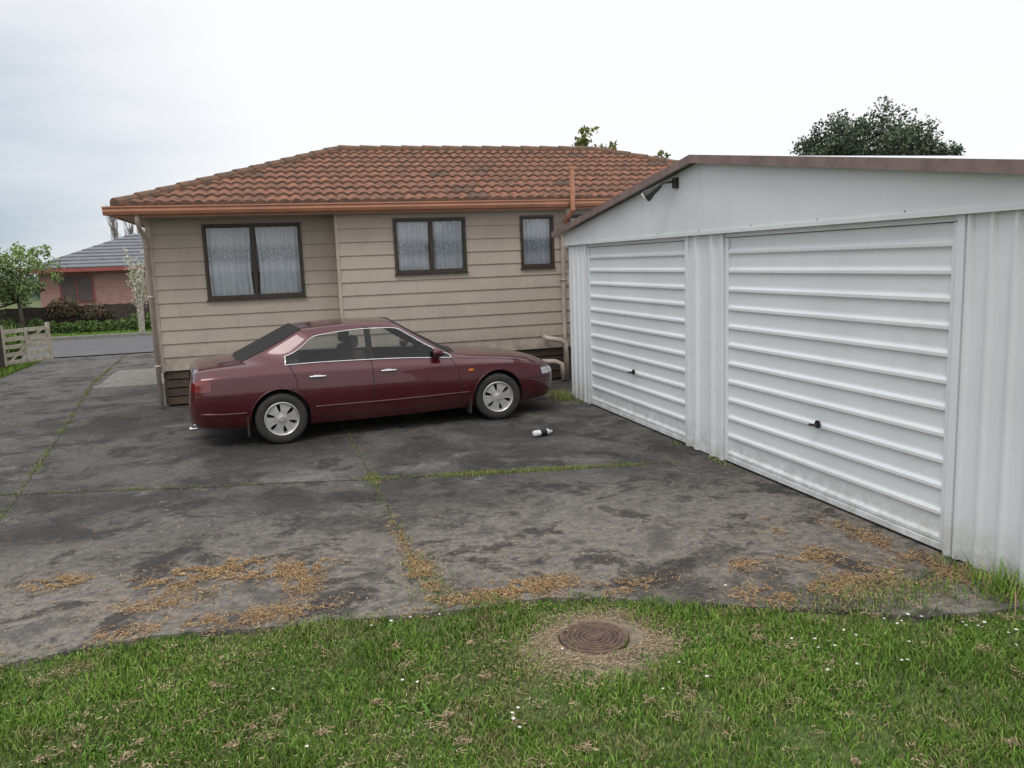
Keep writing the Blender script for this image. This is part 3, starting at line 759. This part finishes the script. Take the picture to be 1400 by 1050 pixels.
trimC.obj('window_chrome',[m_chrome],car); trimB.obj('window_rubber',[m_rub],car)
body.modifiers.clear(); body.data=me1
WR=.288
cut=MB()
for cx,cz in [(0,WR),(2.61,WR)]:
    for sg in (1,-1):
        base=len(cut.v); n=48
        for q in range(n):
            a=6.2832*q/n; r=.325
            for yy in (.58,1.1): cut.v.append((cx+r*math.cos(a),sg*yy,cz+.012+r*math.sin(a)))
        for q in range(n):
            q2=(q+1)%n; cut.f.append((base+2*q,base+2*q+1,base+2*q2+1,base+2*q2)); cut.m.append(0)
        cut.f.append(tuple(base+2*q for q in range(n))); cut.m.append(0); cut.f.append(tuple(base+2*q+1 for q in range(n))); cut.m.append(0)
cu=cut.obj('cutter',[m_dk])
bo=body.modifiers.new('b','BOOLEAN'); bo.operation='DIFFERENCE'; bo.object=cu; bo.solver='EXACT'
try: bo.material_mode='TRANSFER'
except Exception: pass
dg=bpy.context.evaluated_depsgraph_get(); ev=body.evaluated_get(dg); me2=bpy.data.meshes.new_from_object(ev)
body.modifiers.clear(); body.data=me2; bpy.data.objects.remove(cu); body.parent=car
def ps(x,z,off=.002,sg=-1):
    h=bvh.ray_cast(Vector((x,sg*2,z)),Vector((0,-sg,0)))
    if h[0] is None: return Vector((x,sg*.85,z))
    return h[0]+h[1]*off*(1 if h[1].dot(Vector((0,sg,0)))>0 else -1)
def line(b,pts,r,off=.0,sg=-1,m=0,n=6,step=.03):
    P=[]
    for (x0,z0),(x1,z1) in zip(pts[:-1],pts[1:]):
        k=max(1,int(math.hypot(x1-x0,z1-z0)/step))
        for i in range(k): P.append(ps(x0+(x1-x0)*i/k,z0+(z1-z0)*i/k,off,sg))
    P.append(ps(*pts[-1],off,sg)); b.tube(P,r,n,m)
def arc(cx,cz,r,a0,a1,n=14): return [(cx+r*math.cos(math.radians(a0+(a1-a0)*i/n)),cz+r*math.sin(math.radians(a0+(a1-a0)*i/n))) for i in range(n+1)]
seam=MB(); lip=MB(); hd=MB(); mld=MB()
for sg in (-1,1):
    line(seam,[(2.03,.81),(2.10,.68),(2.13,.45),(2.10,.26),(1.06,.25),(1.06,.850)],.0045,.000,sg)
    line(seam,[(1.06,.25),(.50,.25)]+arc(0,WR,.39,8,62)+[(.20,.70),(.13,.875)],.0045,.000,sg)
    line(seam,[(2.12,.80),(2.6,.762),(2.95,.71),(3.28,.63)],.0035,.0,sg)
    line(seam,[(-.90,.58),(-.7,.585),(-.36,.57)],.0035,.0,sg); line(seam,[(2.97,.49),(3.25,.48),(3.40,.47)],.0035,.0,sg)
    line(lip,arc(0,WR+.012,.330,-10,190,30),.008,-.002,sg); line(lip,arc(2.61,WR+.012,.330,-10,190,30),.008,-.002,sg)
    line(mld,[(.38,.39),(1.3,.38),(2.24,.385)],.012,.0,sg)
    line(mld,[(-.36,.39),(-.6,.395),(-.84,.41)],.012,.0,sg)
    for hx in (.34,1.16):
        a=ps(hx,.735,.0,sg); c_=ps(hx+.17,.732,.0,sg); o=Vector((0,sg*.022,0))
        hd.tube([a,a+o,a+o+(c_-a)*.06,c_+o-(c_-a)*.06,c_+o,c_],.013,8)
        hd.tube([a+Vector((.03,sg*.004,0)),c_+Vector((-.03,sg*.004,0))],.020,8)
seam.obj('panel_gaps',[m_dk],car); lip.obj('arch_lips',[m_paint],car,smooth=True); mld.obj('side_moulding',[m_paint],car,smooth=True); hd.obj('door_handles',[m_chrome],car,smooth=True)
def radial(b,cx,phis,zs,off,m=0):
    P=[[None]*len(zs) for _ in phis]
    for i,ph in enumerate(phis):
        for j,z in enumerate(zs):
            d=Vector((math.cos(math.radians(ph)),math.sin(math.radians(ph)),0)); o=Vector((cx,0,z))+d*3
            h=bvh.ray_cast(o,-d); P[i][j]=(h[0]+d*off) if h[0] else Vector((cx,0,z))+d*.5
    for i in range(len(phis)-1):
        for j in range(len(zs)-1): b.face([P[i][j],P[i+1][j],P[i+1][j+1],P[i][j+1]],m)
lin=lambda a,c,n:[a+(c-a)*i/n for i in range(n+1)]
b=MB(); radial(b,-.1,lin(180-54,180-12,12),lin(.655,.785,6),.006); radial(b,-.1,lin(180+12,180+54,12),lin(.655,.785,6),.006); b.obj('tail_lights',[m_tail],car,smooth=True)
b=MB(); radial(b,2.7,lin(-57,-20,14),lin(.52,.60,5),.006); radial(b,2.7,lin(20,57,14),lin(.52,.60,5),.006); b.obj('headlights',[m_head],car,smooth=True)
b=MB()
for sg in (-1,1): a=ps(2.26,.655,.004,sg); b.box(a.x-.03,a.x+.03,a.y-.008,a.y+.008,a.z-.012,a.z+.012)
b.obj('indicators',[m_amb],car)
b=MB(); radial(b,2.7,lin(-17,17,10),lin(.50,.56,3),.005); radial(b,2.7,lin(-30,30,12),lin(.31,.38,3),.004); b.obj('grille',[m_dk],car)
b=MB()
for sg in (-1,1):
    zs=lin(.856,1.238,6); xs_=(1.02,1.10)
    for k in range(6):
        q=[ps(xs_[0],zs[k],.004,sg),ps(xs_[1],zs[k],.004,sg),ps(xs_[1]-.01,zs[k+1],.004,sg),ps(xs_[0]-.0,zs[k+1],.004,sg)]; b.face(q)
b.obj('b_pillars',[m_rub],car)
b=MB()
for sg in (-1,1):
    a=ps(1.84,.85,0,sg); y=a.y
    b.tube([(1.86,y,.845),(1.86,y+sg*.05,.865)],.022,8)
    b.tube([(1.81,y+sg*.05,.89),(1.84,y+sg*.05,.89),(1.88,y+sg*.06,.885),(1.925,y+sg*.07,.875)],[.050,.056,.047,.02],12)
for i,v in enumerate(b.v):
    if abs(v[1])>.86: s_=1 if v[1]>0 else -1; b.v[i]=(v[0],s_*(abs(v[1])*1.35-.3),v[2])
b.obj('mirrors',[m_paint],car,smooth=True)
b=MB()
for sg in (-1,1):
    y0,y1=sorted((sg*.66,sg*.85)); b.box(-.37,-.355,y0,y1,.12,.34); b.box(2.235,2.25,y0,y1,.12,.32)
b.obj('mudflaps',[m_rub],car)
b=MB(); b.tube([(-.7,-.48,.22),(-.97,-.48,.21)],.024,12); b.obj('exhaust',[m_chrome],car)
def wheel(name,cx,sg,steer=0):
    e=empty(name,(cx,sg*.772,WR),math.radians(steer)); e.parent=car; f=sg; k_=WR/.305
    b=MB(); pr=[(.195,.09),(.22,.100),(.27,.104),(.293,.092),(.303,.065),(.305,.03),(.300,.028),(.300,.020),(.305,.018),(.305,-.018),(.300,-.02),(.300,-.028),(.305,-.03),(.303,-.065),(.293,-.092),(.22,-.10),(.19,-.09)]
    b.lathe([(r*k_,a*f) for r,a in pr],n=48); b.obj('tyre',[m_rub],e,smooth=True)
    b=MB(); b.lathe([(r*k_,a*f) for r,a in [(.200,.088),(.203,.098),(.195,.102),(.182,.094),(.165,.06),(.163,-.08)]],n=48)
    ns=6
    for k in range(ns):
        a0=2*math.pi*k/ns+.2
        for (r0,r1,w0,w1,d0_,d1_) in ((.03,.09,.034,.038,.090,.088),(.09,.14,.038,.056,.088,.086),(.14,.176,.056,.090,.086,.088)):
            def q(r,wd,d): ca,sa=math.cos(a0),math.sin(a0); return [(r*ca-wd*sa*s2,f*d_,r*sa+wd*ca*s2) for s2 in (1,-1) for d_ in (d,d-.035)]
            A=q(r0,w0,d0_);B=q(r1,w1,d1_)
            b.face([A[0],A[2],B[2],B[0]]); b.face([A[0],A[1],B[1],B[0]]); b.face([A[2],A[3],B[3],B[2]])
    b.lathe([(0,.100*f),(.028,.100*f),(.036,.096*f),(.062,.092*f),(.064,.05*f)],n=24); b.obj('rim',[m_rim],e)
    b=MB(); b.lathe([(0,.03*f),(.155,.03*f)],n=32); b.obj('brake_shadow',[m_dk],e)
wheel('wheel_rear_right',0,-1); wheel('wheel_rear_left',0,1); wheel('wheel_front_right',2.61,-1,-9); wheel('wheel_front_left',2.61,1,-9)
b=MB()
b.box(-.2,2.1,-.72,.72,.24,.30); b.box(1.85,2.12,-.70,.70,.45,.80); b.box(-.25,.12,-.66,.66,.30,.86)
b.obj('cabin_tub',[m_dk],car,bevel=.02)
b=MB()
for sy in (-.36,.36):
    b.box(1.05,1.52,sy-.25,sy+.25,.32,.50); b.box(.90,1.05,sy-.24,sy+.24,.45,.96); b.box(.90,.99,sy-.12,sy+.12,.99,1.13)
    b.box(.18,.28,sy-.13,sy+.13,.93,1.03)
b.box(.15,.60,-.62,.62,.32,.52); b.box(.12,.27,-.62,.62,.5,.93)
b.obj('seats',[m_seat],car,bevel=.04)
b=MB(); b.tube([(1.70+.07*math.sin(a*.3927),-.36+.18*math.cos(a*.3927),.84+.17*math.sin(a*.3927)) for a in range(16)],.012,6,closed=True); b.obj('steering_wheel',[m_dk],car)
b=MB(); b.tube([(2.13,-.55,.865),(2.20,-.1,.89)],.007,6); b.tube([(2.14,.0,.885),(2.17,.5,.875)],.007,6); b.obj('wipers',[m_rub],car)

# ------------------------------------------------------------ background
def tree(name,base,trunk_h,crowns,nleaf,leaf,cols,bark=m_bark,tr=.12,hollow=.35,nclump=40,cl=.35):
    e=empty(name); b=MB(); base=Vector(base); top=base+Vector((0,0,trunk_h))
    b.tube([base,base.lerp(top,.5)+Vector((tr*.4,0,0)),top],[tr,tr*.8,tr*.6],8)
    C=[];Cr=[];sh=[]
    for (cx,cy,cz,rx,ry,rz_) in crowns:
        for k in range(nclump):
            d=rng.normal(size=3); d/=np.linalg.norm(d); r=(hollow+(1-hollow)*rng.random())
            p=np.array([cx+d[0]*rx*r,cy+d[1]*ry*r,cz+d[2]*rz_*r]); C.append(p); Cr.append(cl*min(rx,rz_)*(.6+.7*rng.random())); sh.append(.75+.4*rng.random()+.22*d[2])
            if k%3==0:
                q=Vector(p); mid=top.lerp(q,.5)+Vector((0,0,-.1*trunk_h*.3)); b.tube([top,mid,q],[tr*.4,tr*.2,tr*.05],5)
    b.obj('trunk',[bark],e,smooth=True)
    C=np.array(C);Cr=np.array(Cr);sh=np.array(sh)
    k=rng.integers(0,len(C),nleaf); d=rng.normal(size=(nleaf,3)); d/=np.linalg.norm(d,axis=1)[:,None]
    P=C[k]+d*(Cr[k]*(.4+.65*rng.random(nleaf)))[:,None]
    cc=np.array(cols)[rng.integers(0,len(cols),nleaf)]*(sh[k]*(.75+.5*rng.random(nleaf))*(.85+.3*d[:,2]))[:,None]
    quads('foliage',P,leaf*(.6+.8*rng.random(nleaf)),cc,m_leaf,.55,parent=e)
    return e
dkg=[[.075,.105,.065],[.10,.135,.08],[.062,.085,.056],[.125,.155,.095]]
lgr=[[.20,.29,.09],[.16,.24,.07],[.26,.33,.13]]
tree('broadleaf_tree',(24.0,28.8,0),3.2,[(23.9,28.8,5.2,3.2,3.0,2.35),(25.6,28.5,4.7,1.9,2.2,1.9),(22.2,28.8,4.7,1.9,2,1.9)],60000,.07,dkg,tr=.3,nclump=110,cl=.24,hollow=.5)
tree('willow_tree',(-8.0,30.0,0),1.2,[(-7.9,30,2.1,1.7,1.5,1.0),(-9.3,30,1.9,1.5,1.2,1.1)],9000,.05,lgr,tr=.09,nclump=40,cl=.3)
bl=empty('blossom_tree'); b=MB(); LP=[]
r_=random.Random(4)
for k in range(7):
    a=r_.uniform(0,6.28); t=r_.uniform(.15,.5); z=r_.uniform(1.7,2.6); base_=Vector((-4.25+.05*math.cos(a),29.0,0)); tip=Vector((-4.25+t*math.cos(a),29.0+t*math.sin(a),z)); mid=base_.lerp(tip,.45)-Vector((.3*t*math.cos(a),0,0))
    b.tube([base_,mid,tip],[.045,.032,.012],6)
    for q in range(7):
        s=mid.lerp(tip,q/6); e_=s+Vector((r_.uniform(-.25,.25),r_.uniform(-.2,.2),r_.uniform(.05,.35))); b.tube([s,e_],[.012,.006],4)
        for _ in range(34): LP.append(tuple(s.lerp(e_,r_.random())+Vector((r_.gauss(0,.07),r_.gauss(0,.07),r_.gauss(0,.07)))))
b.obj('trunk',[m_barkp],bl); LP=np.array(LP); bc=np.array([[.75,.72,.66],[.60,.60,.48],[.34,.40,.2]])[rng.integers(0,3,len(LP))]
quads('blossom',LP,.028*(.6+.8*rng.random(len(LP))),bc,m_leaf,.7,parent=bl)
tree('shrub_tree',(8.7,21.3,0),3.6,[(8.5,21.3,4.95,.5,.4,.45),(9.1,21.3,4.75,.3,.3,.3)],380,.08,[[.14,.18,.06],[.22,.23,.09]],tr=.05,nclump=16,cl=.4)
tree('shrub_tree.001',(11.3,22.3,0),3.4,[(11.2,22.3,4.75,.3,.3,.25)],160,.06,[[.14,.18,.06],[.22,.23,.09]],tr=.04,nclump=10,cl=.35)
mpb=pmat('poplar_bark',(.30,.27,.25),(.22,.20,.19),5,.9)
for kk,(px,py,hh) in enumerate(((-13.2,80,7.0),(-12.2,82,6.4),(-11.0,81,5.6))):
    e=empty('poplar_tree'); b=MB(); b.tube([(px,py,0),(px,py,hh)],[.16,.02],6)
    for k in range(110):
        z=1+(hh-1.4)*random.random(); a=random.random()*6.28; l=.9+random.random()*.9; s=.22+.18*random.random()
        b.tube([(px,py,z),(px+math.cos(a)*s,py+math.sin(a)*s,z+l*.5),(px+math.cos(a)*s*1.4,py+math.sin(a)*s*1.4,z+l)],[.035,.028,.012],4)
    b.obj('trunk',[mpb],e)
n=26000; k=rng.integers(0,170,n); ra=np.random.default_rng(3)
ang=ra.uniform(-1.0,1.6,170); dist=ra.uniform(85,120,170); hh=ra.uniform(1.5,3.4,170)
cx=np.sin(ang)*dist; cy=np.cos(ang)*dist; d=rng.normal(size=(n,3)); d/=np.linalg.norm(d,axis=1)[:,None]
P=np.stack([cx[k]+d[:,0]*5*rng.random(n)**.3,cy[k]+d[:,1]*3,np.abs(d[:,2])*hh[k]*rng.random(n)**.3+.2],1)
quads('distant_trees',P,.35*(.6+.8*rng.random(n)),np.array(dkg)[rng.integers(0,4,n)]*(1.1+.5*rng.random((n,1)))*[.95,1,1.15],m_leaf,.7)
def shrubs(name,L_,n,leaf,cols,parent=None):
    L_=np.array(L_); k=rng.integers(0,len(L_),n); d=rng.normal(size=(n,3)); d/=np.linalg.norm(d,axis=1)[:,None]; d[:,2]=np.abs(d[:,2])
    r=rng.random(n)**.35; P=L_[k,:3]+d*L_[k,3:6]*r[:,None]
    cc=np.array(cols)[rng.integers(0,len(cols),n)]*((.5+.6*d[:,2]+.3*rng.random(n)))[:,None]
    return quads(name,P,leaf*(.6+.8*rng.random(n)),cc,m_leaf,.5,parent=parent)
mg=[[.09,.15,.04],[.13,.20,.06],[.06,.11,.03]]
shrubs('hedge',[(-10+.45*k,30.6+.2*random.random(),-.02,.42,.35,.45+.25*random.random()) for k in range(24)],15000,.05,mg)
shrubs('garden_shrubs',[(-6.3,16.5+.6*k,-.02,.4,.4,.35+.3*random.random()) for k in range(8)]+[(-6.6,21+.5*k,0,.5,.4,.5) for k in range(2)],9000,.035,mg+lgr)
shrubs('flowering_shrub',[(-7.0,31.3,.6,.6,.4,.7),(-6.0,31.5,.5,.6,.4,.5)],2600,.05,[[.15,.11,.07],[.18,.11,.10],[.10,.12,.05]])
m_fence=pmat('fence_dark',(.07,.055,.045),(.04,.032,.027),5,.9,bump=.3)
def fence(name,p0,p1,h,wd=.10,gap=.015,mat=m_fence):
    p0=Vector(p0);p1=Vector(p1);d=(p1-p0);L_=d.length;d.normalize(); n=int(L_/(wd+gap)); b=MB(); nn=Vector((-d.y,d.x))*.012
    for k in range(n):
        a=p0+d*k*(wd+gap); c=a+d*wd; z=h+random.uniform(-.02,.02)
        q=[(a-nn),(c-nn),(c+nn),(a+nn)]; i=len(b.v)
        for zz in (-.03,z):
            for v in q: b.v.append((v.x,v.y,zz))
        for f in ((0,1,5,4),(1,2,6,5),(2,3,7,6),(3,0,4,7),(4,5,6,7)): b.f.append(tuple(i+t for t in f)); b.m.append(0)
    for zz in (h*.25,h*.8): b.tube([(p0.x+nn.x*3,p0.y+nn.y*3,zz),(p1.x+nn.x*3,p1.y+nn.y*3,zz)],.03,4)
    return b.obj(name,[mat])
fence('timber_fence',(-14,31.3),(6,31.6),.95,.12,.003); fence('timber_fence.001',(-5.95,10),(-5.95,20.2),1.0,.12,.01)
gt=empty('timber_gate',(-5.78,20.0,0),math.atan2(1.05,.70)); m_gate=pmat('weathered_gate',(.50,.46,.38),(.34,.30,.24),8,.85,bump=.4)
b=MB(); Lg=1.28
for k in range(5): b.box(.06,Lg-.06,-.012,.012,.08+k*.17,.17+k*.17)
b.box(0,.07,-.035,.035,.05,.95); b.box(Lg-.07,Lg,-.035,.035,.05,.93)
b.face([(.08,-.016,.12),(.18,-.016,.12),(Lg-.08,-.016,.86),(Lg-.18,-.016,.86)]); b.box(Lg/2-.04,Lg/2+.04,-.03,-.014,.1,.86)
b.obj('gate_leaf',[m_gate],gt,bevel=.004)
b=MB(); b.box(-.16,-.02,-.07,.07,-.03,1.15); b.obj('gate_post',[m_fence],gt)
sp=empty('flax_plant',(-6.1,21.9,0)); x=rng.normal(size=110)*.06; y=rng.normal(size=110)*.06
blades('leaves',x,y,np.full(110,.0),.5+.55*rng.random(110),np.full(110,.05),np.array([[.20,.28,.09]])*(.6+.7*rng.random((110,1))),m_leaf,1.3,parent=sp)
nb=empty('brick_house'); mb=bpy.data.materials.new('red_brick'); g=G(mb)
br_=g.n.new('ShaderNodeTexBrick'); br_.inputs['Color1'].default_value=(.33,.14,.12,1); br_.inputs['Color2'].default_value=(.42,.22,.19,1); br_.inputs['Mortar'].default_value=(.42,.35,.32,1); br_.inputs['Scale'].default_value=4
mp_=g.n.new('ShaderNodeMapping'); mp_.inputs['Rotation'].default_value=(math.radians(90),0,0); g.l.new(g.co,mp_.inputs[0]); g.l.new(mp_.outputs[0],br_.inputs['Vector']); g.color(g.mix(g.math('MULTIPLY',g.noise(2,3),.4),br_.outputs[0],(.28,.18,.16)))
mgr=pmat('grey_roof',(.21,.22,.245),(.15,.155,.175),3,.8,stretch=(1,8,1)); mred=pmat('red_trim',(.34,.09,.08),None,4,.5)
b=MB(); b.box(-8.6,7,35.1,41,0,2.15); b.obj('walls',[mb],nb)
def hip(b,x0,x1,y0,y1,z0,z1,m=0):
    hw=(y1-y0)/2; A=(x0,y0,z0);B=(x1,y0,z0);C=(x1,y1,z0);D=(x0,y1,z0);E=(x0+hw,y0+hw,z1);F_=(x1-hw,y0+hw,z1)
    b.face([A,B,F_,E],m);b.face([B,C,F_],m);b.face([C,D,E,F_],m);b.face([D,A,E],m); b.face([A,B,C,D],m)
b=MB(); hip(b,-9.0,7.4,34.6,41.4,2.27,3.65)
for k in range(10):
    t=k/10; y=34.6+3.4*t; z=2.27+1.38*t; b.box(-9+3.4*t+.1,7.4-3.4*t-.1,y,y+.04,z+.01,z+.05)
b.obj('roof',[mgr],nb); b=MB(); b.box(-9.0,7.4,34.58,34.66,2.12,2.26); b.box(-9.05,-8.97,34.6,41.4,2.12,2.26); b.obj('fascia',[mred],nb)
b=MB()
for xx in (-7.9,-3.6): b.box(xx,xx+1.2,35.05,35.1,.95,2.0,0); b.box(xx+.06,xx+.57,35.03,35.06,1.0,1.95,1); b.box(xx+.63,xx+1.14,35.03,35.06,1.0,1.95,1)
b.obj('windows',[mred,pmat('dark_pane',(.12,.10,.10),None,3,.2)],nb)
